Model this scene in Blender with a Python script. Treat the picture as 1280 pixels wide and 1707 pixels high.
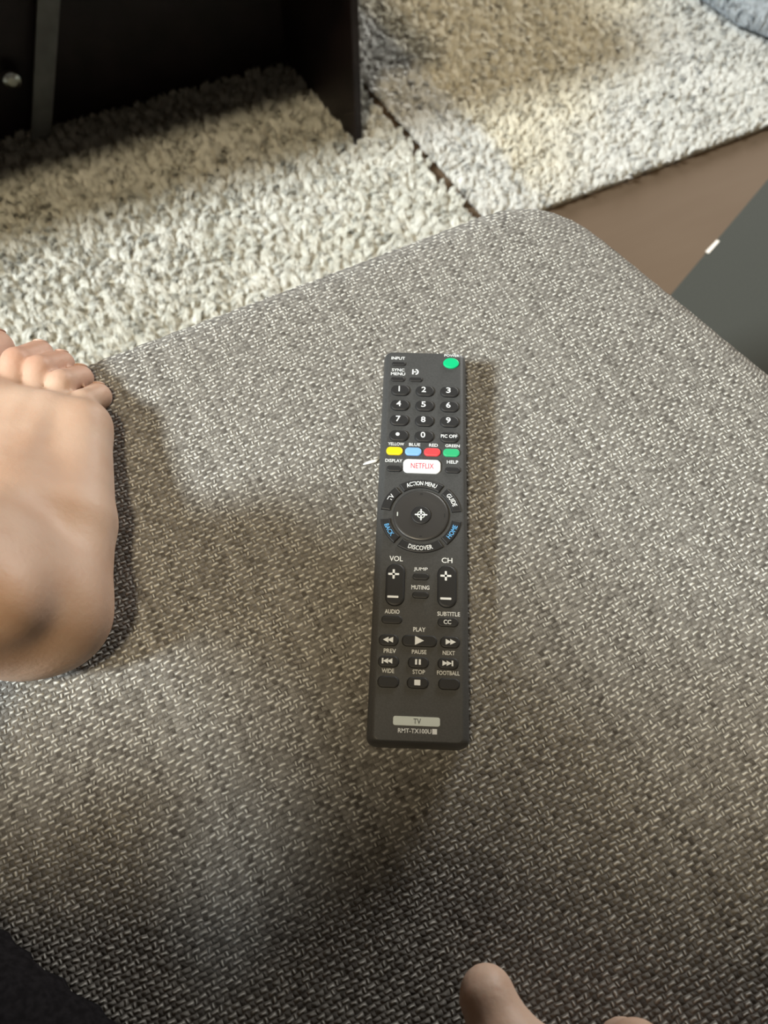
import bpy, bmesh, math, random
import numpy as np
from mathutils import Matrix, Vector

random.seed(7)
rng = np.random.default_rng(7)
for o in list(bpy.data.objects):
    bpy.data.objects.remove(o)
SC = bpy.context.scene
COL = SC.collection
R = math.radians

# ------------------------------------------------------------------ camera
# world: metres, seat surface at z = 0, floor at z = -0.42, +y away from the sitter
cd = bpy.data.cameras.new('camera')
cam = bpy.data.objects.new('camera', cd)
COL.objects.link(cam)
cam.location = (0, 0, 0.35)
cam.rotation_euler = (R(26.04), 0, 0)
cd.sensor_fit = 'VERTICAL'
cd.sensor_height = 36.0
cd.lens = 36.0 * 1282.0 / 1707.0
cd.clip_start = 0.01
cd.dof.use_dof = True                      # a phone lens focused on the remote
cd.dof.focus_distance = 0.36
cd.dof.aperture_fstop = 11.0
SC.camera = cam

# ------------------------------------------------------------------ light
W = bpy.data.worlds.new('room_ambient')
SC.world = W
W.use_nodes = True
W.node_tree.nodes['Background'].inputs[0].default_value = (1.0, 0.84, 0.62, 1)
W.node_tree.nodes['Background'].inputs[1].default_value = 0.05

AZ, EL = R(26), R(40)
ld = bpy.data.lights.new('window_daylight', 'AREA')
ld.shape = 'RECTANGLE'
ld.size, ld.size_y = 0.80, 0.95
ld.energy = 600
ld.color = (0.91, 0.985, 1.0)
lo = bpy.data.objects.new('window_daylight', ld)
COL.objects.link(lo)
LD = Vector((-math.cos(AZ) * math.cos(EL), -math.sin(AZ) * math.cos(EL), math.sin(EL)))
lo.location = Vector((0.0, 0.25, 0.0)) + LD * 6.0
lo.rotation_euler = LD.to_track_quat('Z', 'Y').to_euler()

# warm ceiling lamp above and a little behind the sitter
cl = bpy.data.lights.new('ceiling_lamp', 'AREA')
cl.shape = 'DISK'
cl.size = 0.24
cl.energy = 29
cl.color = (1.0, 0.83, 0.56)
clo = bpy.data.objects.new('ceiling_lamp', cl)
COL.objects.link(clo)
clo.location = (-0.32, -0.49, 2.0)
clo.rotation_euler = (R(8), 0, 0)

# daylight from a second window on the far side of the room
wd = bpy.data.lights.new('far_window_daylight', 'AREA')
wd.shape = 'RECTANGLE'
wd.size, wd.size_y = 1.1, 1.1
wd.energy = 68
wd.color = (1.0, 0.985, 0.94)
wo = bpy.data.objects.new('far_window_daylight', wd)
COL.objects.link(wo)
WD = Vector((1.2, 1.6, 0.75)).normalized()
wo.location = Vector((0.1, 0.9, -0.30)) + WD * 2.2
wo.rotation_euler = WD.to_track_quat('Z', 'Y').to_euler()

vs = SC.view_settings
vs.view_transform = 'Standard'
vs.look = 'None'
vs.gamma = 1
vs.use_curve_mapping = False
vs.exposure = 0.0


# ------------------------------------------------------------------ helpers
def tag(o, label=None, cat=None, group=None, kind=None):
    if label: o['label'] = label
    if cat: o['category'] = cat
    if group: o['group'] = group
    if kind: o['kind'] = kind
    return o


def empty(name, loc=(0, 0, 0), rz=0.0):
    o = bpy.data.objects.new(name, None)
    COL.objects.link(o)
    o.location = loc
    o.rotation_euler = (0, 0, rz)
    o.empty_display_size = 0.02
    return o


def link(name, me, mat=None, parent=None, smooth=True):
    if mat is not None:
        me.materials.clear()
        me.materials.append(mat)
    if smooth:
        me.polygons.foreach_set('use_smooth', np.ones(len(me.polygons), dtype=bool))
    o = bpy.data.objects.new(name, me)
    COL.objects.link(o)
    if parent is not None:
        o.parent = parent
    return o


def pydata(name, v, f):
    me = bpy.data.meshes.new(name)
    me.from_pydata([tuple(map(float, p)) for p in v], [], [tuple(map(int, q)) for q in f])
    me.update()
    return me


def bm_mesh(name, bm):
    me = bpy.data.meshes.new(name)
    bmesh.ops.recalc_face_normals(bm, faces=bm.faces)
    bm.to_mesh(me)
    bm.free()
    return me


def prism(name, poly, z0, z1, bevel=0.0, seg=2, top_only=False):
    """polygon (ccw list of xy) extruded from z0 to z1, with bevelled edges"""
    bm = bmesh.new()
    a = [bm.verts.new((x, y, z0)) for x, y in poly]
    b = [bm.verts.new((x, y, z1)) for x, y in poly]
    n = len(poly)
    bm.faces.new(a[::-1])
    bm.faces.new(b)
    for i in range(n):
        bm.faces.new((a[i], a[(i + 1) % n], b[(i + 1) % n], b[i]))
    if bevel > 0:
        if top_only:
            ed = [e for e in bm.edges if all(abs(v.co.z - z1) < 1e-9 for v in e.verts)]
        else:
            ed = list(bm.edges)
        bmesh.ops.bevel(bm, geom=ed, offset=bevel, segments=seg, profile=0.5, affect='EDGES', clamp_overlap=True)
    return bm_mesh(name, bm)


def box(name, x0, x1, y0, y1, z0, z1, bevel=0.0, seg=2):
    return prism(name, [(x0, y0), (x1, y0), (x1, y1), (x0, y1)], z0, z1, bevel, seg)


def pill(cx, cy, w, h, r=None, n=7):
    """rounded rectangle outline, ccw"""
    r = min(w, h) / 2 - 1e-7 if r is None else r
    out = []
    for qx, qy, a0 in ((1, 1, 0), (-1, 1, 90), (-1, -1, 180), (1, -1, 270)):
        for k in range(n + 1):
            a = R(a0 + 90.0 * k / n)
            out.append((cx + qx * (w / 2 - r) + r * math.cos(a), cy + qy * (h / 2 - r) + r * math.sin(a)))
    return out


def disc(cx, cy, rx, ry=None, n=40):
    ry = rx if ry is None else ry
    return [(cx + rx * math.cos(2 * math.pi * k / n), cy + ry * math.sin(2 * math.pi * k / n)) for k in range(n)]


def sector(cx, cy, r0, r1, a0, a1, n=14):
    p = [(cx + r1 * math.cos(R(a0 + (a1 - a0) * k / n)), cy + r1 * math.sin(R(a0 + (a1 - a0) * k / n))) for k in range(n + 1)]
    q = [(cx + r0 * math.cos(R(a1 + (a0 - a1) * k / n)), cy + r0 * math.sin(R(a1 + (a0 - a1) * k / n))) for k in range(n + 1)]
    return p + q


def tube(name, pts, rad, n=10):
    pts = [Vector(p) for p in pts]
    rads = rad if isinstance(rad, (list, tuple)) else [rad] * len(pts)
    v, f = [], []
    for i, p in enumerate(pts):
        d = (pts[min(i + 1, len(pts) - 1)] - pts[max(i - 1, 0)]).normalized()
        u = d.orthogonal().normalized() if i == 0 else (u - d * u.dot(d)).normalized()
        w = d.cross(u)
        for k in range(n):
            a = 2 * math.pi * k / n
            v.append(p + (u * math.cos(a) + w * math.sin(a)) * rads[i])
    for i in range(len(pts) - 1):
        for k in range(n):
            f.append((i * n + k, i * n + (k + 1) % n, (i + 1) * n + (k + 1) % n, (i + 1) * n + k))
    f.append(tuple(range(n))[::-1])
    f.append(tuple((len(pts) - 1) * n + k for k in range(n)))
    return pydata(name, v, f)


# ---- signed-distance modelling: smooth blends of round cones, meshed with surface nets
def rcone(P, a, b, ra, rb):
    a = np.asarray(a, np.float32); b = np.asarray(b, np.float32)
    ba = b - a
    t = np.clip(((P - a) @ ba) / float(ba @ ba), 0, 1)
    d = np.linalg.norm(P - a - t[:, None] * ba, axis=1)
    return d - (ra + (rb - ra) * t)


def ellip(P, c, r):
    q = (P - np.asarray(c, np.float32)) / np.asarray(r, np.float32)
    k = np.linalg.norm(q, axis=1)
    return (k - 1.0) * min(r)


def smin(a, b, k):
    h = np.clip(0.5 + 0.5 * (b - a) / k, 0, 1)
    return b + (a - b) * h - k * h * (1 - h)


def chain(P, pts, k=0.4):
    d = None
    for (p, ra), (q, rb) in zip(pts[:-1], pts[1:]):
        e = rcone(P, p, q, ra, rb)
        d = e if d is None else smin(d, e, k)
    return d


def surface_net(fn, lo, hi, h):
    ax = [np.arange(lo[i], hi[i] + h, h, dtype=np.float32) for i in range(3)]
    n = [len(a) for a in ax]
    G = np.stack(np.meshgrid(*ax, indexing='ij'), -1).reshape(-1, 3)
    V = fn(G).reshape(n).astype(np.float32)
    G = G.reshape(n[0], n[1], n[2], 3)
    S = V < 0
    c = [s - 1 for s in n]
    acc = np.zeros((c[0], c[1], c[2], 3), np.float32)
    cnt = np.zeros((c[0], c[1], c[2]), np.float32)

    def sl(ix):
        return tuple(slice(o, o + s) for o, s in zip(ix, c))
    for axis in range(3):
        for o1 in (0, 1):
            for o2 in (0, 1):
                i0 = [0, 0, 0]
                oth = [a for a in range(3) if a != axis]
                i0[oth[0]] = o1; i0[oth[1]] = o2
                i1 = list(i0); i1[axis] = 1
                A, B = sl(i0), sl(i1)
                m = S[A] != S[B]
                va, vb = V[A][m], V[B][m]
                t = (va / (va - vb))[:, None]
                acc[m] += G[A][m] * (1 - t) + G[B][m] * t
                cnt[m] += 1
    act = cnt > 0
    idx = -np.ones(act.shape, np.int64)
    idx[act] = np.arange(act.sum())
    verts = acc[act] / cnt[act][:, None]
    faces = []
    for axis in range(3):
        oth = [(axis + 1) % 3, (axis + 2) % 3]
        A = [slice(None)] * 3; B = [slice(None)] * 3
        A[axis] = slice(0, n[axis] - 1); B[axis] = slice(1, n[axis])
        for a in oth:
            A[a] = slice(1, n[a] - 1); B[a] = slice(1, n[a] - 1)
        m = S[tuple(A)] != S[tuple(B)]
        ins = S[tuple(A)][m]
        loc = np.argwhere(m)
        for a in oth:
            loc[:, a] += 1
        e1 = np.zeros(3, int); e1[oth[0]] = 1
        e2 = np.zeros(3, int); e2[oth[1]] = 1
        q = [loc - e1 - e2, loc - e2, loc, loc - e1]
        q = np.stack([idx[tuple(x.T)] for x in q], 1)
        q[~ins] = q[~ins][:, ::-1]
        faces.append(q)
    faces = np.concatenate(faces)
    faces = faces[(faces >= 0).all(1)]
    return verts, faces


def np_mesh(name, verts, quads):
    me = bpy.data.meshes.new(name)
    me.vertices.add(len(verts))
    me.vertices.foreach_set('co', np.ascontiguousarray(verts, np.float32).ravel())
    k = quads.shape[1]
    me.loops.add(quads.size)
    me.loops.foreach_set('vertex_index', np.ascontiguousarray(quads, np.int32).ravel())
    me.polygons.add(len(quads))
    me.polygons.foreach_set('loop_start', np.arange(0, quads.size, k, dtype=np.int32))
    me.polygons.foreach_set('loop_total', np.full(len(quads), k, np.int32))
    me.update(calc_edges=True)
    me.validate()
    return me


# ---- node expressions
class Mat:
    def __init__(self, name):
        self.m = bpy.data.materials.new(name)
        self.m.use_nodes = True
        self.nt = self.m.node_tree
        self.b = self.nt.nodes['Principled BSDF']

    def new(self, t, **kw):
        n = self.nt.nodes.new(t)
        for k, v in kw.items():
            setattr(n, k, v)
        return n

    def put(self, sock, v):
        if isinstance(v, E_):
            self.nt.links.new(v.s, sock)
        else:
            sock.default_value = v

    def pos(self):
        return E_(self, self.new('ShaderNodeTexCoord').outputs['Object'])

    def sep(self, v):
        n = self.new('ShaderNodeSeparateXYZ')
        self.put(n.inputs[0], v)
        return [E_(self, n.outputs[i]) for i in range(3)]

    def comb(self, x, y, z=0.0):
        n = self.new('ShaderNodeCombineXYZ')
        for i, v in enumerate((x, y, z)):
            self.put(n.inputs[i], v)
        return E_(self, n.outputs[0])

    def noise(self, vec, scale, detail=2.0, rough=0.5, col=False):
        n = self.new('ShaderNodeTexNoise')
        self.put(n.inputs['Vector'], vec)
        n.inputs['Scale'].default_value = scale
        n.inputs['Detail'].default_value = detail
        n.inputs['Roughness'].default_value = rough
        return E_(self, n.outputs['Color' if col else 'Fac'])

    def white(self, vec):
        n = self.new('ShaderNodeTexWhiteNoise', noise_dimensions='3D')
        self.put(n.inputs['Vector'], vec)
        return E_(self, n.outputs['Value'])

    def mix(self, f, a, b):
        n = self.new('ShaderNodeMix', data_type='RGBA')
        self.put(n.inputs[0], f)
        for s, v in ((n.inputs[6], a), (n.inputs[7], b)):
            self.put(s, v if isinstance(v, E_) else (*v, 1))
        return E_(self, n.outputs[2])

    def ramp(self, f, lo, hi):
        n = self.new('ShaderNodeMapRange', interpolation_type='SMOOTHSTEP')
        self.put(n.inputs[0], f)
        n.inputs[1].default_value = lo
        n.inputs[2].default_value = hi
        return E_(self, n.outputs[0])

    def bump(self, h, dist, strength=1.0):
        n = self.new('ShaderNodeBump')
        n.inputs['Strength'].default_value = strength
        n.inputs['Distance'].default_value = dist
        self.put(n.inputs['Height'], h)
        self.nt.links.new(n.outputs[0], self.b.inputs['Normal'])

    def base(self, v):
        self.put(self.b.inputs['Base Color'], v if isinstance(v, E_) else (*v, 1))

    def set(self, **kw):
        for k, v in kw.items():
            self.put(self.b.inputs[k.replace('_', ' ')], v)
        return self


class E_:
    def __init__(self, mat, s):
        self.mat, self.s = mat, s

    def op(self, o, b=None, c=None):
        n = self.mat.new('ShaderNodeMath', operation=o)
        self.mat.put(n.inputs[0], self)
        if b is not None: self.mat.put(n.inputs[1], b)
        if c is not None: self.mat.put(n.inputs[2], c)
        return E_(self.mat, n.outputs[0])

    def __add__(self, b): return self.op('ADD', b)
    def __sub__(self, b): return self.op('SUBTRACT', b)
    def __mul__(self, b): return self.op('MULTIPLY', b)
    def __truediv__(self, b): return self.op('DIVIDE', b)
    def floor(self): return self.op('FLOOR')
    def fract(self): return self.op('FRACT')
    def abs(self): return self.op('ABSOLUTE')
    def sqrt(self): return self.op('SQRT')
    def cos(self): return self.op('COSINE')
    def max(self, b): return self.op('MAXIMUM', b)
    def min(self, b): return self.op('MINIMUM', b)


# ------------------------------------------------------------------ materials
PHI = R(26.8)            # the sofa's front edge runs at this angle


def woven(name, light, mid, dark, a=0.0027, b=0.00225):
    M = Mat(name)
    p = M.pos()
    x, y, z = M.sep(p)
    c, s = math.cos(PHI), math.sin(PHI)
    wob = M.noise(p, 90, 2) - 0.5
    wob2 = M.noise(p, 22, 1) - 0.5
    wob3 = M.noise(p, 260, 1) - 0.5
    u = (x * c + y * s + wob * 0.0020 + wob2 * 0.002 + wob3 * 0.0016) / a
    v = (y * c - x * s + z * 0.8 + wob * -0.0016 + wob2 * 0.003 + wob3 * 0.0009) / b
    iu, iv = u.floor(), v.floor()
    fu, fv = u.fract() - 0.5, v.fract() - 0.5
    PI = math.pi
    # plain weave: each yarn rises over and dips under its neighbours
    aw = ((fv * 2.5).op('POWER', 2.0) * -1.0 + 1.0).max(0.0).sqrt()
    ap = ((fu * 2.9).op('POWER', 2.0) * -1.0 + 1.0).max(0.0).sqrt()
    cellrnd = M.white(M.comb(iu, iv, 1.0))
    hw = aw * ((u * PI - PI / 2 + iv * PI).cos() + 0.55).max(0.0)
    hp = ap * ((v * PI + PI / 2 + iu * PI).cos() - 0.05).max(0.0) * 0.8
    slub = M.noise(p, 300, 2)
    h = hw.max(hp)
    over = hw.op('GREATER_THAN', hp)
    rowrnd = M.white(M.comb(0.0, iv, 4.0))
    colrnd = M.white(M.comb(iu, 0.0, 9.0))
    yarn = over * (rowrnd * 0.25 + 0.62) + (over * -1.0 + 1.0) * (colrnd * 0.45 + 0.18)
    tone = (yarn * 0.55 + (slub - 0.5) * 0.9 + h * 0.12 + (cellrnd - 0.5) * 0.12).max(0.0).min(1.0)
    # thin pale filaments twisted into the yarns, showing where a yarn is on top
    sh = (M.noise(p, 170, 1) - 0.5) * 0.5
    cell2 = M.white(M.comb(iu, iv, 7.0))
    fil = ((fv + sh) * 4.0).abs() * -1.0 + 1.0
    fil = fil.max(0.0) * ((u * PI - PI / 2 + iv * PI).cos() + 0.45).max(0.0).min(1.0) * M.ramp(cellrnd, 0.08, 0.75)
    fip = ((fu + sh) * 5.0).abs() * -1.0 + 1.0
    fip = fip.max(0.0) * ((v * PI + PI / 2 + iu * PI).cos() + 0.2).max(0.0).min(1.0) * M.ramp(cell2, 0.5, 0.95)
    f = fil.max(fip * 0.8)
    col = M.mix((f * 1.5).min(1.0), M.mix(tone, dark, mid), light)
    M.base(col)
    M.bump(h * 0.75 + f * 0.8 + M.noise(p, 1300, 1) * 0.25, 0.0006, 1.0)
    M.set(Roughness=0.95, Specular_IOR_Level=0.12, Sheen_Weight=0.06)
    return M.m


def plain(name, col, rough=0.5, spec=0.5, metal=0.0, grain=0.0, scale=60, bump=0.0, **kw):
    M = Mat(name)
    p = M.pos()
    if grain:
        n = M.noise(p, scale, 4)
        M.base(M.mix(M.ramp(n, 0.3, 0.7), tuple(c * (1 - grain) for c in col), tuple(min(1, c * (1 + grain)) for c in col)))
        if bump:
            M.bump(n, bump)
    else:
        M.base(col)
    M.set(Roughness=rough, Specular_IOR_Level=spec, Metallic=metal, **kw)
    return M.m


def skin_mat():
    M = Mat('skin')
    p = M.pos()
    n = M.noise(p, 26, 3)
    n2 = M.noise(p, 420, 2)
    c = M.mix(M.ramp(n, 0.3, 0.72), (0.49, 0.315, 0.225), (0.56, 0.40, 0.31))
    x, y, z = M.sep(p)
    c = M.mix(M.ramp(y, 0.225, 0.255) * 0.55, c, (0.56, 0.30, 0.22))
    M.base(c)
    M.bump(n2, 0.0003, 0.5)
    M.set(Roughness=0.52, Specular_IOR_Level=0.35, Subsurface_Weight=0.18, Subsurface_Scale=0.004)
    M.b.inputs['Subsurface Radius'].default_value = (1.0, 0.35, 0.2)
    return M.m


def pile_mat(name, ca, cb, shade_patch=None):
    """woollen pile; patch = (beige colour, wedge of table shade painted into the right-hand rug)"""
    M = Mat(name)
    p = M.pos()
    n = M.noise(p, 9, 3)
    n2 = M.noise(p, 260, 1)
    c = M.mix(M.ramp(n * 0.5 + n2 * 0.5, 0.3, 0.7), ca, cb)
    if shade_patch:
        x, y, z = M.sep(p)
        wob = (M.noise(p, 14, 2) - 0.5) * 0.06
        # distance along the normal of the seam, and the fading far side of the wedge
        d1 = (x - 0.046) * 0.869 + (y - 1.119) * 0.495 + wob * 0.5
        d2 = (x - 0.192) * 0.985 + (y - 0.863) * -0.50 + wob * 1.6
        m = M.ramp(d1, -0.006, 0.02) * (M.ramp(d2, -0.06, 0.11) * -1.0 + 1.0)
        c = M.mix(m, c, shade_patch)  # beige wedge is cast shade painted into the pile colour
    M.base(c)
    M.set(Roughness=0.9, Specular_IOR_Level=0.1, Sheen_Weight=0.15)
    # wool fibres scatter mostly like the pile surface they form
    g = M.new('ShaderNodeNewGeometry')
    nm = M.new('ShaderNodeVectorMath', operation='MULTIPLY_ADD')
    M.nt.links.new(g.outputs['Normal'], nm.inputs[0])
    nm.inputs[1].default_value = (0.55, 0.55, 0.55)
    nm.inputs[2].default_value = (0.0, 0.0, 0.75)
    nn = M.new('ShaderNodeVectorMath', operation='NORMALIZE')
    M.nt.links.new(nm.outputs[0], nn.inputs[0])
    M.nt.links.new(nn.outputs[0], M.b.inputs['Normal'])
    tr = M.new('ShaderNodeBsdfTranslucent')
    M.put(tr.inputs[0], c)
    ms = M.new('ShaderNodeMixShader')
    ms.inputs[0].default_value = 0.15
    out = M.nt.nodes['Material Output']
    M.nt.links.new(M.b.outputs[0], ms.inputs[1])
    M.nt.links.new(tr.outputs[0], ms.inputs[2])
    M.nt.links.new(ms.outputs[0], out.inputs[0])
    return M.m


def wood_floor():
    M = Mat('brown_floor')
    p = M.pos()
    x, y, z = M.sep(p)
    c, s = math.cos(PHI), math.sin(PHI)
    g = M.noise(M.comb((x * c + y * s) * 3.0, (y * c - x * s) * 30.0, 0.0), 1.6, 5, 0.6)
    blot = M.noise(p, 5, 2)
    M.base(M.mix(g * 0.35 + blot * 0.5, (0.105, 0.068, 0.042), (0.155, 0.110, 0.074)))
    M.set(Roughness=0.75, Specular_IOR_Level=0.12)
    return M.m


MT = dict(
    fabric=woven('grey_brown_woven_upholstery', (0.76, 0.75, 0.70), (0.395, 0.38, 0.35), (0.080, 0.072, 0.064)),
    base_fabric=plain('sofa_base_fabric', (0.16, 0.14, 0.12), 0.95, 0.1, grain=0.3, scale=300),
    skin=skin_mat(),
    nail=plain('nail', (0.60, 0.40, 0.32), 0.3, 0.5),
    cloth=plain('black_cotton', (0.012, 0.011, 0.012), 0.95, 0.05, grain=0.3, scale=400),
    cream=pile_mat('cream_pile', (0.80, 0.79, 0.70), (0.93, 0.92, 0.86)),
    cream2=pile_mat('cream_pile_painted_shade', (0.80, 0.79, 0.74), (0.93, 0.92, 0.88), (0.92, 0.86, 0.71)),
    bluegrey=pile_mat('blue_grey_plush', (0.40, 0.44, 0.48), (0.56, 0.60, 0.63)),
    rug_back=plain('rug_backing', (0.55, 0.52, 0.44), 0.95, 0.1, grain=0.2, scale=200),
    floor=wood_floor(),
    espresso=plain('espresso_wood', (0.016, 0.010, 0.010), 0.45, 0.25, grain=0.35, scale=14),
    plastic=plain('black_plastic', (0.056, 0.057, 0.058), 0.46, 0.5, grain=0.12, scale=1500, bump=0.00004),
    rubber=plain('black_rubber', (0.017, 0.017, 0.018), 0.55, 0.4),
    rubber_disc=plain('satin_black_disc', (0.040, 0.038, 0.037), 0.40, 0.5),
    white_print=plain('white_print', (0.80, 0.83, 0.85), 0.6, 0.3),
    blue_print=plain('blue_print', (0.13, 0.42, 0.80), 0.6, 0.3),
    red_print=plain('red_print', (0.75, 0.06, 0.10), 0.6, 0.3),
    dark_print=plain('dark_print', (0.06, 0.07, 0.07), 0.6, 0.3),
    white_key=plain('white_key', (0.86, 0.86, 0.86), 0.45, 0.4),
    badge=plain('pale_badge', (0.62, 0.68, 0.66), 0.5, 0.4),
    green=plain('green_key', (0.0, 0.50, 0.20), 0.45, 0.4),
    green2=plain('green_colour_key', (0.03, 0.40, 0.17), 0.45, 0.4),
    yellow=plain('yellow_key', (0.90, 0.62, 0.01), 0.45, 0.4),
    blue=plain('blue_key', (0.20, 0.42, 0.80), 0.45, 0.4),
    red=plain('red_key', (0.80, 0.06, 0.07), 0.45, 0.4),
    mat=plain('dark_grey_rubber', (0.056, 0.058, 0.051), 0.85, 0.12, grain=0.08, scale=500),
    tag=plain('white_tag', (0.85, 0.78, 0.70), 0.6, 0.3),
    chrome=plain('chrome', (0.55, 0.60, 0.60), 0.18, 0.5, metal=1.0),
    grey_board=plain('grey_board', (0.15, 0.155, 0.145), 0.5, 0.4, grain=0.15, scale=30),
    crate=plain('dark_brown_crate', (0.035, 0.026, 0.020), 0.6, 0.3, grain=0.3, scale=30),
    lint=plain('white_lint', (0.9, 0.9, 0.86), 0.8, 0.2),
)

FZ = -0.42

# ------------------------------------------------------------------ floor
tag(link('floor', box('floor', -2.2, 2.2, -1.6, 2.6, FZ - 0.03, FZ), MT['floor'], smooth=False),
    'plain brown wooden floor showing between the rug and the sofa', 'floor', kind='structure')


# ------------------------------------------------------------------ rugs
def strands(name, n, bounds, inside, zf, hgt, wid, clump, mat, parent, lean=0.55, seed=1):
    r = np.random.default_rng(seed)
    x = r.uniform(bounds[0], bounds[1], n)
    y = r.uniform(bounds[2], bounds[3], n)
    k = inside(x, y)
    x, y = x[k], y[k]
    n = len(x)
    # nearest tuft centre on a jittered grid
    gx, gy = np.floor(x / clump).astype(int), np.floor(y / clump).astype(int)
    best = np.full(n, 9.0); cx = np.zeros(n); cy = np.zeros(n)

    def hsh(i, j, q):
        return np.modf(np.abs(np.sin(i * 127.1 + j * 311.7 + q * 74.7) * 43758.5453))[0]
    for di in (-1, 0, 1):
        for dj in (-1, 0, 1):
            px = (gx + di + hsh(gx + di, gy + dj, 1)) * clump
            py = (gy + dj + hsh(gx + di, gy + dj, 2)) * clump
            d = np.hypot(px - x, py - y)
            m = d < best
            best[m] = d[m]; cx[m] = px[m]; cy[m] = py[m]
    ci, cj = np.floor(cx / clump), np.floor(cy / clump)
    la = hsh(ci, cj, 5) * 6.283
    lm = hsh(ci, cj, 6) * lean
    h = hgt * (0.6 + 0.5 * r.random(n)) * (0.75 + 0.5 * hsh(ci, cj, 7))
    tx = np.cos(la) * lm * h + (cx - x) * 0.75 + r.normal(0, 0.16, n) * h
    ty = np.sin(la) * lm * h + (cy - y) * 0.75 + r.normal(0, 0.16, n) * h
    z0 = zf(x, y)
    a = np.arctan2(ty, tx) + math.pi / 2 + r.normal(0, 0.5, n)
    wx, wy = np.cos(a) * wid * 0.5, np.sin(a) * wid * 0.5
    V = np.zeros((n, 4, 3))
    V[:, 0] = np.stack([x, y, z0], 1)
    mx, my, mz = x + tx * 0.40, y + ty * 0.40, z0 + h * 0.72
    V[:, 1] = np.stack([mx + wx, my + wy, mz], 1)
    V[:, 2] = np.stack([mx - wx, my - wy, mz], 1)
    V[:, 3] = np.stack([x + tx, y + ty, z0 + h], 1)
    b = np.arange(n)[:, None] * 4
    T = np.concatenate([b + np.array([[0, 1, 2]]), b + np.array([[2, 1, 3]])])
    me = np_mesh(name, V.reshape(-1, 3), T)
    o = link(name, me, mat, parent, smooth=False)
    o['kind'] = 'stuff'
    return o


# rug edge towards the sofa: through (0.24, 0.84) along PHI; seam between the two rugs: through (-0.018, 1.064)
EX = np.array([math.cos(R(26)), math.sin(R(26))])
SD = np.array([0.508, -0.861])                    # seam direction
SN = np.array([0.861, 0.508])                     # pointing to the right-hand rug


def d_front(x, y): return -(x - 0.24) * EX[1] + (y - 0.84) * EX[0]
def d_seam(x, y): return (x + 0.018) * SN[0] + (y - 1.064) * SN[1]


def rug_poly(left):
    def isect(sd, side):    # point on the front edge at given seam distance
        # p = (0.24,0.84) + t*EX ; d_seam = sd
        base = d_seam(0.24, 0.84)
        t = (sd - base) / float(EX @ SN)
        return (0.24 + t * EX[0] - 0.004 * EX[1], 0.84 + t * EX[1] + 0.004 * EX[0])
    up = -SD
    if left:
        p0, p1 = isect(-1.3, 0), isect(-0.011, 0)
    else:
        p0, p1 = isect(0.010, 0), isect(1.3, 0)
    L = 1.4
    return [p0, p1, (p1[0] + up[0] * L, p1[1] + up[1] * L), (p0[0] + up[0] * L, p0[1] + up[1] * L)]


rugA = empty('shag_rug', (0, 0, 0))
tag(rugA, 'cream shaggy rug in front of the sofa, running under the dark table', 'rug')
link('rug_backing', prism('rug_backing', rug_poly(True), FZ + 0.0005, FZ + 0.007, 0.002, 1), MT['rug_back'], rugA, smooth=False)
strands('pile', 720000, (-1.25, 0.2, 0.15, 1.45),
        lambda x, y: (d_front(x, y) > 0.0) & (d_seam(x, y) < -0.007),
        lambda x, y: np.full_like(x, FZ + 0.006), 0.012, 0.0018, 0.011, MT['cream'], rugA, lean=0.85, seed=3)

rugB = empty('shag_rug', (0, 0, 0))
tag(rugB, 'white shaggy rug with a painted beige shade at the upper right, its edge on the brown floor', 'rug')
link('rug_backing', prism('rug_backing', rug_poly(False), FZ + 0.0005, FZ + 0.012, 0.003, 1), MT['rug_back'], rugB, smooth=False)
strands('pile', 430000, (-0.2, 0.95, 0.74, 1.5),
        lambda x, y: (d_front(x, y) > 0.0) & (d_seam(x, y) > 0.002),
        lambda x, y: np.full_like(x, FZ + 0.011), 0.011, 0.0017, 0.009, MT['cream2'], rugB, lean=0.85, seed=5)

# ------------------------------------------------------------------ plush throw lying on the rug
throw = empty('plush_throw', (0, 0, 0))
tag(throw, 'blue-grey plush throw lying on the white rug in the top right corner', 'blanket')
TZ = FZ + 0.026
tp = [(0.465, 1.30), (0.535, 1.19), (0.66, 1.10), (1.0, 1.22), (1.0, 1.62), (0.60, 1.62)]
link('throw_body', prism('throw_body', [(0.48, 1.30), (0.545, 1.20), (0.662, 1.116), (0.99, 1.23), (0.99, 1.61), (0.61, 1.61)], TZ, TZ + 0.022, 0.010, 3), MT['bluegrey'], throw)


def in_poly(poly, inset=0.0):
    def f(x, y):
        m = np.ones_like(x, bool)
        for (x0, y0), (x1, y1) in zip(poly, poly[1:] + poly[:1]):
            L = math.hypot(x1 - x0, y1 - y0)
            m &= ((x1 - x0) * (y - y0) - (y1 - y0) * (x - x0)) / L > inset
        return m
    return f


strands('plush_pile', 90000, (0.45, 1.0, 1.08, 1.62), in_poly(tp, 0.0),
        lambda x, y: np.full_like(x, TZ + 0.012), 0.020, 0.0018, 0.010, MT['bluegrey'], throw, lean=0.9, seed=9)

# ------------------------------------------------------------------ dark table standing on the rug
tab = empty('low_table', (-0.04, 0.96, FZ))
tag(tab, 'dark espresso wooden table with panel sides standing on the cream rug', 'table')
tab_off = Vector((0.04, -0.96, -FZ))


def tpart(name, me, mat=MT['espresso']):
    me.transform(Matrix.Translation(tab_off))
    return link(name, me, mat, tab, smooth=False)


def slab(p, q, thick, z0, z1, bev=0.001, name='panel'):
    """upright board from p to q, its thickness added on the right of p->q"""
    p, q = np.array(p), np.array(q)
    d = (q - p) / np.linalg.norm(q - p)
    nrm = np.array([d[1], -d[0]]) * thick
    poly = [tuple(p), tuple(p + nrm), tuple(q + nrm), tuple(q)]
    return prism(name, poly, z0, z1, bev, 1)


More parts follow.
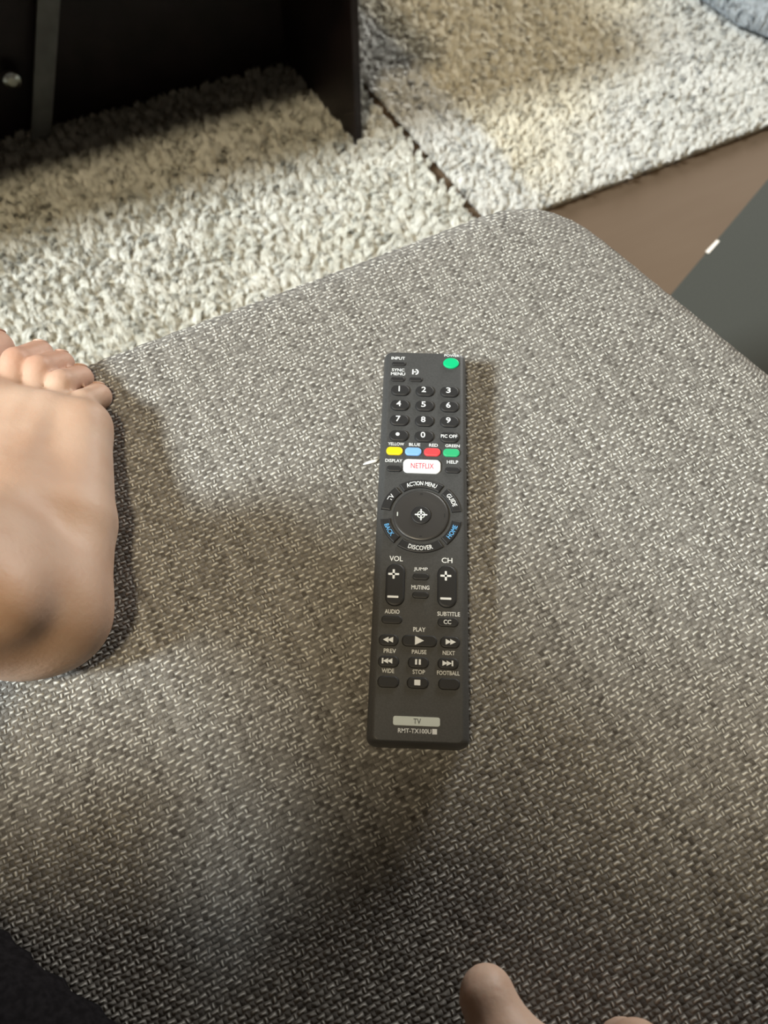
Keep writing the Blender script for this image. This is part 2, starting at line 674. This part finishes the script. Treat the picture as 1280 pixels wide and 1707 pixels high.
TZ0, TZ1 = FZ + 0.008, -0.03
bx = np.array([math.cos(R(23.2)), math.sin(R(23.2))])
cor = np.array([-0.1486, 1.1366])
fr = np.array([-0.0400, 0.9570])
back_l = cor - bx * 0.98
fr_l = back_l + (fr - cor)
tpart('back_panel', slab(cor + bx * 0.004, back_l, 0.012, TZ0, TZ1))
tpart('side_panel', slab(cor + (cor - fr) * 0.75, fr, -0.011, TZ0, TZ1))
tpart('side_panel', slab(back_l + (cor - fr) * 0.75, fr_l, 0.011, TZ0, TZ1))
t0 = fr + bx * 0.02 + (fr - cor) * 0.45
t1 = fr_l - bx * 0.02 + (fr - cor) * 0.45
bk = (cor - fr) * 2.25
tpart('table_top', prism('table_top', [tuple(t1), tuple(t0), tuple(t0 + bk), tuple(t1 + bk)], TZ1, TZ1 + 0.022, 0.003, 2))

nv = Vector((0.394, -0.919, 0))
tpart('knob', tube('knob', [Vector((-0.503, 0.9847, -0.317)) + nv * d for d in (0.0, 0.010, 0.012, 0.018, 0.023, 0.025)],
                   [0.005, 0.005, 0.011, 0.013, 0.011, 0.006], 20), MT['chrome'])['label'] = 'small chrome knob'

# slat leaning against the inside of the table
sl_o = empty('leaning_slat', (-0.496, 0.968, FZ + 0.008))
tag(sl_o, 'thin grey slat leaning against the inner panel of the dark table', 'slat')
sd_ = Vector((0.0706, 0.0303, 0.167)).normalized()
sw_ = nv.cross(sd_).normalized()
vv = []
for a_ in (0.0, 0.36):
    for b_, c_ in ((-0.013, 0), (0.013, 0), (0.013, 0.005), (-0.013, 0.005)):
        vv.append(sd_ * a_ + sw_ * b_ + nv * c_)
link('slat_board', pydata('slat_board', vv, [(0, 1, 2, 3), (7, 6, 5, 4), (0, 4, 5, 1), (1, 5, 6, 2), (2, 6, 7, 3), (3, 7, 4, 0)]), MT['grey_board'], sl_o, smooth=False)

# ------------------------------------------------------------------ dark mat on the brown floor
mat_o = empty('floor_mat', (0.46, 0.70, FZ))
tag(mat_o, 'flat dark grey mat lying on the brown floor right of the sofa', 'mat')
md = np.array([0.632, 0.775]); mn = np.array([0.775, -0.632])
m0 = np.array([0.3725, 0.690]) - np.array([0.46, 0.70])
mp = [m0 - md * 0.25, m0 - md * 0.25 + mn * 0.40, m0 + md * 0.45 + mn * 0.40, m0 + md * 0.45]
link('mat_body', prism('mat_body', [tuple(p) for p in mp], 0.0, 0.006, 0.002, 2), MT['mat'], mat_o, smooth=False)
tg = m0 + md * 0.085
tgp = [tg - mn * 0.001, tg + mn * 0.004, tg + md * 0.028 + mn * 0.0045, tg + md * 0.028 + mn * 0.0005]
tag(link('tag', prism('tag', [tuple(p) for p in tgp], 0.0062, 0.0072), MT['tag'], mat_o, smooth=False), 'small white tag on the mat edge')

# ------------------------------------------------------------------ sofa
sofa = empty('sofa', (0, 0, FZ))
tag(sofa, 'grey-brown woven fabric sofa seat under the remote control and the bare foot', 'sofa')
fx = np.array([math.cos(PHI), math.sin(PHI)])            # along the front edge
FN = np.array([-fx[1], fx[0]])                            # outward normal of the front
RD = np.array([math.cos(R(-52)), math.sin(R(-52))])
RN = np.array([-RD[1], RD[0]])                            # outward normal of the right side
FO = np.array([-0.1526, 0.2743]) * 100
RO = np.array([0.1728, 0.3137]) * 100


def smax(a, b, k):
    return -smin(-a, -b, k)


def cushion(P):
    x, y, z = P[:, 0], P[:, 1], P[:, 2]
    dt = z - 0.0 - 0.10 * np.sin(x * 0.21 + 1.0) * np.sin(y * 0.17)
    db = -13.0 - z
    df = (x - FO[0]) * FN[0] + (y - FO[1]) * FN[1] - 0.5
    dr = (x - RO[0]) * RN[0] + (y - RO[1]) * RN[1] - 0.6
    # very slight press under foot and remote is left out: they rest on the surface
    bulge = 0.9 * np.clip(1 - ((z + 6.5) / 6.5) ** 2, 0, 1)
    df = df - bulge; dr = dr - bulge
    dl = -95.0 - x
    dk = -75.0 - y
    s = smax(df, dr, 5.0)
    s = smax(s, dl, 3.0)
    s = smax(s, dk, 3.0)
    s = smax(s, dt, 2.6)
    return smax(s, db, 2.6)


v, q = surface_net(cushion, (-97, -77, -14.5), (62, 48, 1.2), 0.9)
cu = link('seat_cushion', np_mesh('seat_cushion', (v / 100 - np.array([0, 0, FZ])), q), MT['fabric'], sofa)
# the weave is mapped in the cushion's own (unrotated) space
bpoly = []
c_in = 2.5
# corner of the base: intersection of the two inset lines
A = np.array([FN, RN]); bvec = np.array([FN @ FO - c_in, RN @ RO - c_in])
cornr = np.linalg.solve(A, bvec)
p_fl = cornr - fx * 118
p_rb = cornr + RD * 110
bpoly = [tuple(p_fl / 100), (p_fl[0] / 100, -0.72), (p_rb[0] / 100, -0.72), tuple(p_rb / 100), tuple(cornr / 100)]
link('sofa_base', prism('sofa_base', [(float(a), float(b)) for a, b in bpoly], 0.06, -FZ - 0.130, 0.006, 2), MT['base_fabric'], sofa, smooth=False)
for px_, py_ in ((cornr - fx * 8 + RD * 10) / 100, (cornr - fx * 100 + RD * 14) / 100, (cornr - fx * 10 + RD * 90) / 100, np.array([-0.85, -0.62])):
    link('sofa_foot', tube('sofa_foot', [(px_, py_, 0.0), (px_, py_, 0.03), (px_, py_, 0.062)], [0.018, 0.022, 0.026], 16), MT['espresso'], sofa)

# ------------------------------------------------------------------ remote control
RL, RW, RT = 0.2026, 0.0441, 0.019
rem = empty('remote_control', (0.01425, 0.0540, 0.0005), R(-2.2))
tag(rem, 'black television remote control with white lettering and coloured keys lying on the sofa', 'remote control')


def remote_body():
    bm = bmesh.new()
    h = RW / 2
    prof = [(h - 0.0040, 0.0), (h - 0.0016, 0.0022), (h - 0.0004, 0.009), (h - 0.0002, 0.0135), (h - 0.0007, 0.0162), (h - 0.0014, 0.0176), (h - 0.0024, 0.0186), (h - 0.0036, RT)]
    rings = []
    for w, z in prof:
        ins = h - w
        r = 0.0024
        rings.append([bm.verts.new((x, y, z)) for x, y in pill(0, RL / 2, 2 * w, RL - 2 * ins * 0.3, r, 5)])
    n = len(rings[0])
    for a, b in zip(rings[:-1], rings[1:]):
        for k in range(n):
            bm.faces.new((a[k], a[(k + 1) % n], b[(k + 1) % n], b[k]))
    bm.faces.new(rings[0][::-1])
    bm.faces.new(rings[-1])
    return bm_mesh('remote_body', bm)


body = link('remote_body', remote_body(), MT['plastic'], rem)
body.data.polygons.foreach_set('use_smooth', [len(p.vertices) < 8 for p in body.data.polygons])
MM = 0.001


def key(name, poly, hgt, mat, label=None, bev=0.0005, parent=rem):
    """a key: outline in mm, domed edge of radius bev"""
    P = np.array(poly)
    n = len(P)
    e = np.roll(P, -1, 0) - P
    e /= np.maximum(np.linalg.norm(e, axis=1), 1e-9)[:, None]
    nr = np.stack([-e[:, 1], e[:, 0]], 1)               # inward for ccw outlines
    m = nr + np.roll(nr, 1, 0)
    m /= np.maximum((m * nr).sum(1), 0.35)[:, None]
    b = bev * 1000
    v, f = [], []
    for ins, z in ((0, -0.6), (0, hgt - b), (b * 0.3, hgt - b * 0.3), (b, hgt)):
        v += [(x * MM, y * MM, RT + z * MM) for x, y in P + m * ins]
    for k in range(3):
        for t in range(n):
            f.append((k * n + t, k * n + (t + 1) % n, (k + 1) * n + (t + 1) % n, (k + 1) * n + t))
    f.append(tuple(3 * n + t for t in range(n)))
    o = link(name, pydata(name, v, f), mat, parent, smooth=False)
    if label:
        o['label'] = label
    return o


_tcache = {}


def text_mesh(s, size, sx=1.0):
    cu_ = bpy.data.curves.new('t', 'FONT')
    cu_.body = s
    cu_.size = 1.0
    cu_.align_x = 'CENTER'
    cu_.align_y = 'CENTER'
    cu_.resolution_u = 3
    cu_.extrude = 0.0
    cu_.offset = 0.012
    ob = bpy.data.objects.new('t', cu_)
    COL.objects.link(ob)
    dg = bpy.context.evaluated_depsgraph_get()
    me = bpy.data.meshes.new_from_object(ob.evaluated_get(dg))
    bpy.data.objects.remove(ob)
    bpy.data.curves.remove(cu_)
    return me


def lettering(s, x, y, h, z, mat, parent, w=None, arc=None):
    """h = capital height in mm; w = total width in mm; arc = (cx, cy, r, angle, top?)"""
    me = text_mesh(s, h)
    co = np.zeros(len(me.vertices) * 3)
    me.vertices.foreach_get('co', co)
    co = co.reshape(-1, 3)
    mn, mx = co.min(0), co.max(0)
    c = (mn + mx) / 2
    sy = h / max(mx[1] - mn[1], 1e-6)
    sx = (w / (mx[0] - mn[0])) if w else sy
    X = (co[:, 0] - c[0]) * sx
    Y = (co[:, 1] - c[1]) * sy
    if arc:
        cx, cy, r, ang, top = arc
        if top:
            a = R(ang) - X / r
            X, Y = cx + (r + Y) * np.cos(a), cy + (r + Y) * np.sin(a)
        else:
            a = R(ang) + X / r
            X, Y = cx + (r - Y) * np.cos(a), cy + (r - Y) * np.sin(a)
    else:
        X, Y = X + x, Y + y
    out = np.stack([X * MM, Y * MM, np.full_like(X, RT + z * MM)], 1)
    me.vertices.foreach_set('co', out.ravel())
    me.update()
    return link('lettering', me, mat, parent, smooth=False)


def shape(name, polys, z, mat, parent):
    bm = bmesh.new()
    for p in polys:
        bm.faces.new([bm.verts.new((x * MM, y * MM, RT + z * MM)) for x, y in p])
    me = bm_mesh(name, bm)
    if me.polygons and me.polygons[0].normal.z < 0:
        me.flip_normals()
    return link(name, me, mat, parent, smooth=False)


WP = MT['white_print']
ZL = 0.03                                         # print on the face
# top rows
key('button', pill(-13.8, 194.0, 7.4, 2.6), 0.6, MT['rubber'])
lettering('INPUT', -14.3, 197.8, 1.9, ZL, WP, rem, 7.2)
k_ = key('power_button', disc(13.7, 195.3, 4.2, 3.3), 0.9, MT['green'], 'round green power button')
lettering('POWER', 14.1, 200.6, 1.6, ZL, WP, rem, 8.0)
key('button', pill(-14.1, 184.0, 7.4, 2.8), 0.7, MT['rubber'])
lettering('SYNC', -14.1, 190.2, 1.8, ZL, WP, rem, 6.6)
lettering('MENU', -14.1, 187.7, 1.8, ZL, WP, rem, 7.4)
key('button', pill(-4.7, 184.2, 7.0, 2.8), 0.7, MT['rubber'])
shape('symbol', [sector(-5.2, 189.3, 1.2, 1.9, -80, 80, 8), [(-6.7, 187.7), (-6.0, 187.7), (-6.0, 190.9), (-6.7, 190.9)], [(-5.8, 189.0), (-4.6, 189.0), (-4.6, 189.6), (-5.8, 189.6)]], ZL, WP, rem)
# digits
for r_, row in enumerate((('1', '2', '3'), ('4', '5', '6'), ('7', '8', '9'), ('.', '0', 'PIC OFF'))):
    yy = 177.2 - 9.15 * r_
    for c_, ch in enumerate(row):
        xx = -12.6 + 12.7 * c_
        b_ = key('number_button' if ch != 'PIC OFF' else 'button', pill(xx, yy - 0.3, 9.6, 6.4, 3.0), 1.1, MT['rubber'], bev=0.0007)
        if ch == 'PIC OFF':
            lettering(ch, xx - 0.2, yy, 1.9, 1.13, WP, b_, 8.2)
        elif ch == '.':
            shape('dot', [disc(xx - 0.6, yy + 0.3, 1.0, n=14)], 1.13, WP, b_)
        else:
            lettering(ch, xx - 0.6, yy + 0.4, 3.3, 1.13, WP, b_, None if ch == '1' else 2.3)
# colour keys
for x_, nm, mt, w_ in ((-14.4, 'YELLOW', 'yellow', 8.0), (-5.1, 'BLUE', 'blue', 5.6), (4.3, 'RED', 'red', 4.4), (13.8, 'GREEN', 'green2', 7.2)):
    key('colour_button', pill(x_, 140.6, 8.2, 4.4, 2.0), 1.0, MT[mt], nm.lower() + ' colour button')
    lettering(nm, x_ + 0.6, 144.9, 1.7, ZL, WP, rem, w_)
# display / streaming key / help
key('button', pill(-14.2, 130.6, 7.6, 3.4), 0.9, MT['rubber'])
lettering('DISPLAY', -14.6, 135.3, 1.8, ZL, WP, rem, 8.4)
nb = key('streaming_button', pill(-0.7, 132.3, 18.4, 7.6, 2.4), 1.0, MT['white_key'], 'white button with red lettering')
lettering('NETFLIX', -0.5, 132.3, 3.0, 1.03, MT['red_print'], nb, 11.4)
key('button', pill(14.4, 130.8, 7.6, 3.4), 0.9, MT['rubber'])
lettering('HELP', 14.4, 135.6, 1.8, ZL, WP, rem, 5.6)
# ring and pad
PX, PY = -0.7, 105.5
for a0, a1, nm, ang, top, mt, w_ in ((56, 124, 'ACTION MENU', 90, True, 'white_print', 15.0), (8, 50, 'GUIDE', 30, True, 'white_print', 7.2),
                                     (130, 172, 'TV', 149, True, 'white_print', 3.4), (188, 230, 'BACK', 209, False, 'blue_print', 6.6),
                                     (310, 352, 'HOME', 331, False, 'blue_print', 7.4), (236, 304, 'DISCOVER', 270, False, 'white_print', 11.4)):
    b_ = key('ring_button', sector(PX, PY, 14.9, 19.4, a0, a1), 1.0, MT['rubber'], bev=0.0006)
    lettering(nm, 0, 0, 2.3, 1.03, MT[mt], b_, w_, arc=(PX, PY, 17.1, ang, top))
bm = bmesh.new()
prof = [(13.4, -0.4), (13.4, 0.6), (12.9, 1.1), (12.0, 1.2), (8.6, 0.75), (5.8, 0.6), (5.0, 0.6)]
rings = [[bm.verts.new(((PX + r * math.cos(2 * math.pi * k / 48)) * MM, (PY + r * math.sin(2 * math.pi * k / 48)) * MM, RT + z * MM)) for k in range(48)] for r, z in prof]
for a, b in zip(rings[:-1], rings[1:]):
    for k in range(48):
        bm.faces.new((a[k], a[(k + 1) % 48], b[(k + 1) % 48], b[k]))
bm.faces.new(rings[-1])
pad = link('direction_pad', bm_mesh('direction_pad', bm), MT['rubber_disc'], rem)
for dx, dy, w_, h_ in ((0, 11.2, 1.4, 0.7), (0, -11.2, 1.4, 0.7), (-11.2, 0, 0.5, 2.2), (11.2, 0, 0.5, 2.2)):
    shape('tick', [pill(PX + dx, PY + dy, w_, h_, None, 3)], 1.16, MT['badge'] if dx < 0 else MT['rubber'], pad)
cb = key('select_button', disc(PX, PY, 4.8), 1.3, MT['rubber'], bev=0.0006)
shape('plus_mark', [pill(PX, PY, 6.0, 0.7, 0.3, 2), pill(PX, PY, 0.7, 6.0, 0.3, 2)], 1.33, WP, cb)
shape('ring_mark', [sector(PX, PY, 1.5, 1.95, a, a + 60, 6) for a in (15, 105, 195, 285)], 1.335, MT['badge'], cb)
# volume / channel
for x_, nm, xo in ((-11.8, 'VOL', -0.9), (11.8, 'CH', -0.6)):
    lettering(nm, x_, 83.0, 2.6, ZL, WP, rem, 6.2 if nm == 'VOL' else 5.0)
    b_ = key('rocker_button', pill(x_, 70.0, 8.8, 20.6, 4.2), 1.3, MT['rubber'], bev=0.0009)
    shape('plus_mark', [pill(x_ + xo, 74.8, 5.0, 1.0, 0.2, 2), pill(x_ + xo, 74.8, 1.0, 4.6, 0.2, 2)], 1.34, WP, b_)
    shape('minus_mark', [pill(x_ + xo, 63.8, 5.0, 1.0, 0.2, 2)], 1.34, WP, b_)
for nm, yt_, yb_, w_ in (('JUMP', 78.0, 74.3, 6.4), ('MUTING', 69.2, 65.4, 8.2)):
    lettering(nm, -0.3, yt_, 2.0, ZL, WP, rem, w_)
    key('button', pill(-0.2, yb_, 7.6, 3.2), 0.9, MT['rubber'])
lettering('AUDIO', -12.8, 57.2, 2.0, ZL, WP, rem, 6.6)
key('button', pill(-12.8, 53.3, 9.4, 3.8), 0.9, MT['rubber'])
lettering('SUBTITLE', 12.6, 57.0, 2.0, ZL, WP, rem, 10.2)
b_ = key('button', pill(12.3, 53.0, 9.4, 4.2), 0.9, MT['rubber'])
lettering('CC', 12.0, 53.0, 2.0, 0.93, WP, b_, 3.4)


def tri(x, y, s, d):
    return [(x - d * s * 0.6, y - s * 0.62), (x + d * s * 0.6, y), (x - d * s * 0.6, y + s * 0.62)]


def bar(x, y, w, h):
    return [(x - w / 2, y - h / 2), (x + w / 2, y - h / 2), (x + w / 2, y + h / 2), (x - w / 2, y + h / 2)]


lettering('PLAY', -0.4, 49.3, 2.0, ZL, WP, rem, 5.4)
for x_, y_, w_, sh in ((-13.9, 43.8, 8.8, [tri(-15.2, 43.8, 2.1, -1), tri(-13.2, 43.8, 2.1, -1)]),
                       (-0.3, 43.9, 15.6, [tri(-0.3, 43.9, 3.3, 1)]),
                       (13.2, 43.8, 8.8, [tri(12.5, 43.8, 2.1, 1), tri(14.5, 43.8, 2.1, 1)])):
    b_ = key('transport_button', pill(x_, y_, w_, 5.2, 2.4), 1.1, MT['rubber'], bev=0.0006)
    shape('symbol', sh, 1.13, WP, b_)
for x_, nm, w_ in ((-13.2, 'PREV', 5.4), (-0.3, 'PAUSE', 6.4), (12.7, 'NEXT', 5.4)):
    lettering(nm, x_, 39.1, 1.9, ZL, WP, rem, w_)
for x_, sh in ((-13.6, [bar(-16.2, 34.3, 0.7, 2.4), tri(-14.9, 34.3, 1.9, -1), tri(-13.1, 34.3, 1.9, -1)]),
               (-0.6, [bar(-1.6, 34.3, 0.9, 2.4), bar(0.0, 34.3, 0.9, 2.4)]),
               (12.4, [tri(11.0, 34.2, 1.9, 1), tri(12.8, 34.2, 1.9, 1), bar(14.2, 34.2, 0.7, 2.4)])):
    b_ = key('transport_button', pill(x_, 34.2, 9.2, 5.0, 2.3), 1.1, MT['rubber'], bev=0.0006)
    shape('symbol', sh, 1.13, WP, b_)
for x_, nm, w_ in ((-13.7, 'WIDE', 5.4), (-0.3, 'STOP', 5.4), (12.5, 'FOOTBALL', 9.8)):
    lettering(nm, x_, 30.2, 1.9, ZL, WP, rem, w_)
    b_ = key('transport_button', pill(x_ + (0.3 if nm != 'STOP' else -0.4), 25.3, 9.4, 5.0, 2.3), 1.1, MT['rubber'], bev=0.0006)
    if nm == 'STOP':
        shape('symbol', [bar(-0.9, 25.3, 2.6, 2.4)], 1.13, WP, b_)
# badge and model number
bd = key('badge', pill(-0.9, 9.1, 19.8, 3.8, 0.9), 0.12, MT['badge'], 'pale badge plate', bev=0.00005)
lettering('TV', -0.6, 9.1, 2.2, 0.15, MT['dark_print'], bd, 3.2)
lettering('RMT-TX100U', -1.6, 5.1, 1.9, ZL, WP, rem, 14.0)
shape('print_block', [bar(6.8, 5.1, 2.0, 2.2)], ZL, WP, rem)

# ------------------------------------------------------------------ lint beside the remote
ln = link('lint_thread', tube('lint_thread', [(-0.0042, -0.0012, 0), (-0.001, -0.0003, 0.0006), (0.0022, 0.0006, 0.0004), (0.0042, 0.0022, 0)],
                              [0.0003, 0.0009, 0.0009, 0.0003], 8), MT['lint'])
ln.location = (-0.0067, 0.1995, 0.0006)
tag(ln, 'tiny white lint thread on the fabric beside the remote', 'lint')

# ------------------------------------------------------------------ person (bent bare leg and resting hand; the rest of the body is out of frame)
KNEE = (-27.0, -10.0, 31.0)
HIP = (-13.0, -31.0, 9.5)


def foot(P):
    d = ellip(P, (-15.3, 11.0, 3.0), (3.1, 3.0, 3.05))
    d = smin(d, chain(P, [((-14.6, 10.9, 2.35), 2.35), ((-14.75, 15.5, 1.95), 1.95), ((-15.5, 21.2, 1.45), 1.45)]), 0.8)
    d = smin(d, chain(P, [((-16.6, 11.0, 2.7), 2.6), ((-18.4, 16.5, 2.7), 1.8), ((-20.4, 22.0, 1.7), 1.65)]), 1.2)
    d = smin(d, chain(P, [((-16.0, 11.0, 2.6), 2.4), ((-16.6, 16.0, 2.5), 2.1), ((-17.6, 21.4, 1.6), 1.45)]), 1.2)
    d = smin(d, rcone(P, (-20.4, 22.1, 1.75), (-15.6, 21.0, 1.4), 1.6, 1.3), 0.9)
    d = smin(d, chain(P, [((-16.9, 11.2, 5.4), 2.8), ((-17.7, 16.2, 3.3), 1.75), ((-18.3, 21.0, 1.7), 1.1)], 0.8), 1.4)
    # ankle and shin
    leg = chain(P, [((-16.8, 11.0, 5.4), 2.9), ((-19.6, 8.4, 12.0), 3.2), ((-23.5, -0.8, 23.5), 4.0), (KNEE, 4.7)], 1.5)
    d = smin(d, leg, 1.5)
    d = smin(d, ellip(P, (-14.5, 10.0, 6.5), (1.1, 1.35, 1.4)), 0.9)      # outer ankle bone
    d = smin(d, ellip(P, (-19.6, 11.4, 7.4), (1.1, 1.3, 1.5)), 0.9)
    # tendons of the toes
    for x0, x1 in ((-18.3, -19.4), (-17.8, -18.2), (-17.3, -16.9)):
        d = smin(d, rcone(P, (x0 + 0.5, 15.5, 4.55), (x1, 22.0, 2.5), 0.30, 0.26), 0.8)
    toes = None
    for pts in (
        [((-20.7, 22.2, 1.6), 1.45), ((-21.6, 25.2, 1.55), 1.20), ((-21.8, 26.9, 0.5), 1.20)],
        [((-19.4, 22.6, 1.5), 0.80), ((-19.45, 25.0, 1.95), 0.70), ((-19.2, 26.7, 0.35), 0.80)],
        [((-18.2, 22.3, 1.4), 0.76), ((-18.2, 24.6, 1.85), 0.68), ((-17.95, 26.1, 0.25), 0.78)],
        [((-17.0, 21.7, 1.3), 0.74), ((-16.95, 23.8, 1.70), 0.66), ((-16.7, 25.1, 0.30), 0.76)],
        [((-15.85, 21.0, 1.2), 0.76), ((-15.70, 22.7, 1.45), 0.68), ((-15.45, 23.8, 0.45), 0.76)],
    ):
        t = chain(P, pts, 0.3)
        toes = t if toes is None else smin(toes, t, 0.12)
    return smin(d, toes, 0.32)


def hand(P):
    d = chain(P, [((8.7, -15.5, 3.3), 2.3), ((8.2, -11.0, 3.2), 2.4), ((7.6, -8.6, 3.7), 1.5)])
    d = smin(d, rcone(P, (9.0, -12.0, 3.0), (10.8, -8.6, 3.2), 2.2, 1.5), 1.2)
    d = smin(d, rcone(P, (7.2, -8.6, 4.0), (11.6, -9.0, 3.0), 1.15, 1.05), 0.8)
    d = smin(d, rcone(P, (7.4, -13.0, 2.8), (4.8, -8.2, 2.9), 1.9, 1.4), 1.2)
    fing = None
    for pts in (
        [((6.9, -8.4, 4.2), 1.10), ((6.2, -5.7, 3.5), 1.05), ((6.1, -5.6, 1.7), 0.88), ((6.6, -6.8, 1.2), 0.80)],
        [((8.8, -8.3, 4.4), 1.12), ((8.65, -5.1, 3.4), 1.02), ((8.7, -5.2, 1.5), 0.90), ((8.9, -7.0, 1.1), 0.82)],
        [((10.4, -8.6, 4.0), 1.05), ((10.9, -6.0, 2.9), 0.95), ((10.8, -6.2, 1.4), 0.85), ((10.6, -7.8, 1.0), 0.78)],
        [((11.9, -9.2, 3.4), 0.95), ((12.6, -7.2, 2.4), 0.84), ((12.4, -7.5, 1.2), 0.76), ((12.0, -8.9, 0.95), 0.70)],
    ):
        t = chain(P, pts, 0.25)
        fing = t if fing is None else smin(fing, t, 0.15)
    d = smin(d, fing, 0.5)
    th = chain(P, [((5.6, -8.6, 3.0), 2.0), ((4.5, -5.4, 2.7), 1.45), ((3.75, -3.6, 2.3), 0.95), ((3.75, -3.4, 2.2), 0.90)], 0.35)
    return smin(d, th, 0.9)


def limbs(P):
    a = smin(foot(P), rcone(P, KNEE, HIP, 5.2, 8.0), 2.0)
    a = np.minimum(a, chain(P, [((-27.0, -34.0, 9.5), 8.0), ((-46.0, -17.0, 33.0), 5.4), ((-44.0, -7.0, 18.0), 4.2), ((-42.5, 0.5, 5.0), 3.0), ((-43.0, 9.0, 1.8), 1.7), ((-43.2, 15.0, 1.4), 1.3)], 1.5))
    a = np.minimum(a, chain(P, [((-38.0, -22.0, 40.0), 4.2), ((-49.0, -22.0, 36.0), 3.8), ((-49.0, -13.0, 38.0), 2.8), ((-46.0, -10.0, 38.5), 1.6)], 1.0))
    b = chain(P, [((8.7, -15.0, 3.3), 2.35), ((18.0, -24.0, 12.0), 3.6), ((18.5, -21.0, 34.0), 4.2)], 1.5)
    hd = ellip(P, (-10.0, -22.0, 69.0), (7.6, 9.0, 10.5))
    hd = smin(hd, rcone(P, (-11, -22, 53), (-10, -22, 66), 5.0, 5.2), 2.5)
    hd = smin(hd, ellip(P, (-9.0, -13.6, 66.5), (1.2, 1.7, 1.9)), 1.2)
    return np.minimum(np.minimum(a, b), hd)


parts = []
v1, q1 = surface_net(foot, (-24.5, 6.2, -1.6), (-11.2, 29.0, 14.0), 0.16)
v2, q2 = surface_net(hand, (1.2, -16.5, -0.6), (14.5, -1.2, 6.6), 0.17)
v3, q3 = surface_net(limbs, (-60, -52, 0.0), (24, 18, 83), 0.9)
# keep the limbs only beyond the finely modelled foot and hand
cz3 = v3[q3].mean(1)
keep = ~((cz3[:, 2] < 13.2) & (cz3[:, 1] > 7.0) & (cz3[:, 0] > -30)) & ~((cz3[:, 0] > 3) & (cz3[:, 1] > -16.0))
q3 = q3[keep]
V = np.concatenate([v1, v2, v3]); Q = np.concatenate([q1, q2 + len(v1), q3 + len(v1) + len(v2)])
per = link('person', np_mesh('person', V / 100, Q), MT['skin'])
tag(per, 'seated person, bare foot on the sofa, closed hand at the lower edge', 'person')


for k_, (tp_, nr_) in enumerate((((-21.8, 26.9, 0.5), 0.62), ((-19.2, 26.7, 0.35), 0.40), ((-17.95, 26.1, 0.25), 0.38), ((-16.7, 25.1, 0.30), 0.36), ((-15.45, 23.8, 0.45), 0.32))):
    rr_ = 1.20 if k_ == 0 else 0.78
    bm = bmesh.new()
    bmesh.ops.create_uvsphere(bm, u_segments=14, v_segments=8, radius=1.0)
    dn = Vector((0.05, 0.93, 0.36)).normalized()
    mtx = Matrix.Translation((Vector(tp_) + dn * rr_ * 0.93) / 100) @ dn.to_track_quat('Z', 'Y').to_matrix().to_4x4() @ Matrix.Diagonal((nr_ / 100, nr_ / 100, 0.0011, 1))
    bmesh.ops.transform(bm, matrix=mtx, verts=bm.verts)
    link('toenail', bm_mesh('toenail', bm), MT['nail'], per)


def shorts(P):
    hip = np.array(HIP); kn = np.array(KNEE)
    m = kn + (hip - kn) * 0.30
    d = rcone(P, tuple(m), HIP, 7.2, 9.6)
    d = smin(d, rcone(P, (-41, -21.0, 27.0), (-27.0, -34.0, 10.0), 7.2, 9.4), 3)
    d = smin(d, ellip(P, (-20, -36, 11), (16, 11, 11)), 4)
    d = smin(d, rcone(P, (-17.5, -7.5, 1.2), (-15.0, -22.0, 6.0), 4.0, 6.0), 3.0)
    d = smin(d, rcone(P, (-17.8, -3.4, 0.2), (-8.4, -9.2, 0.3), 3.2, 3.2), 2.5)
    return np.maximum(d, 0.12 - P[:, 2])


def shirt(P):
    d = chain(P, [((-19, -37, 16), 13.5), ((-15, -29, 33), 14), ((-11, -22, 47), 12.5)], 3)
    d = smin(d, rcone(P, (4, -20, 50), (-25, -18, 51), 7, 7), 4)
    d = smin(d, chain(P, [((6, -19, 49), 7.0), ((18, -18, 37), 6.6), ((20, -19, 28), 6.0)], 2), 3)
    return smin(d, chain(P, [((-28, -20, 50), 6.5), ((-40, -22, 38), 5.8)], 2), 3)


v, q = surface_net(shorts, (-54, -52, -1.0), (4, 2, 36), 0.8)
link('shorts', np_mesh('shorts', v / 100, q), MT['cloth'], per)
v, q = surface_net(shirt, (-57, -58, 2), (26, -12, 64), 1.2)
link('shirt', np_mesh('shirt', v / 100, q), MT['cloth'], per)
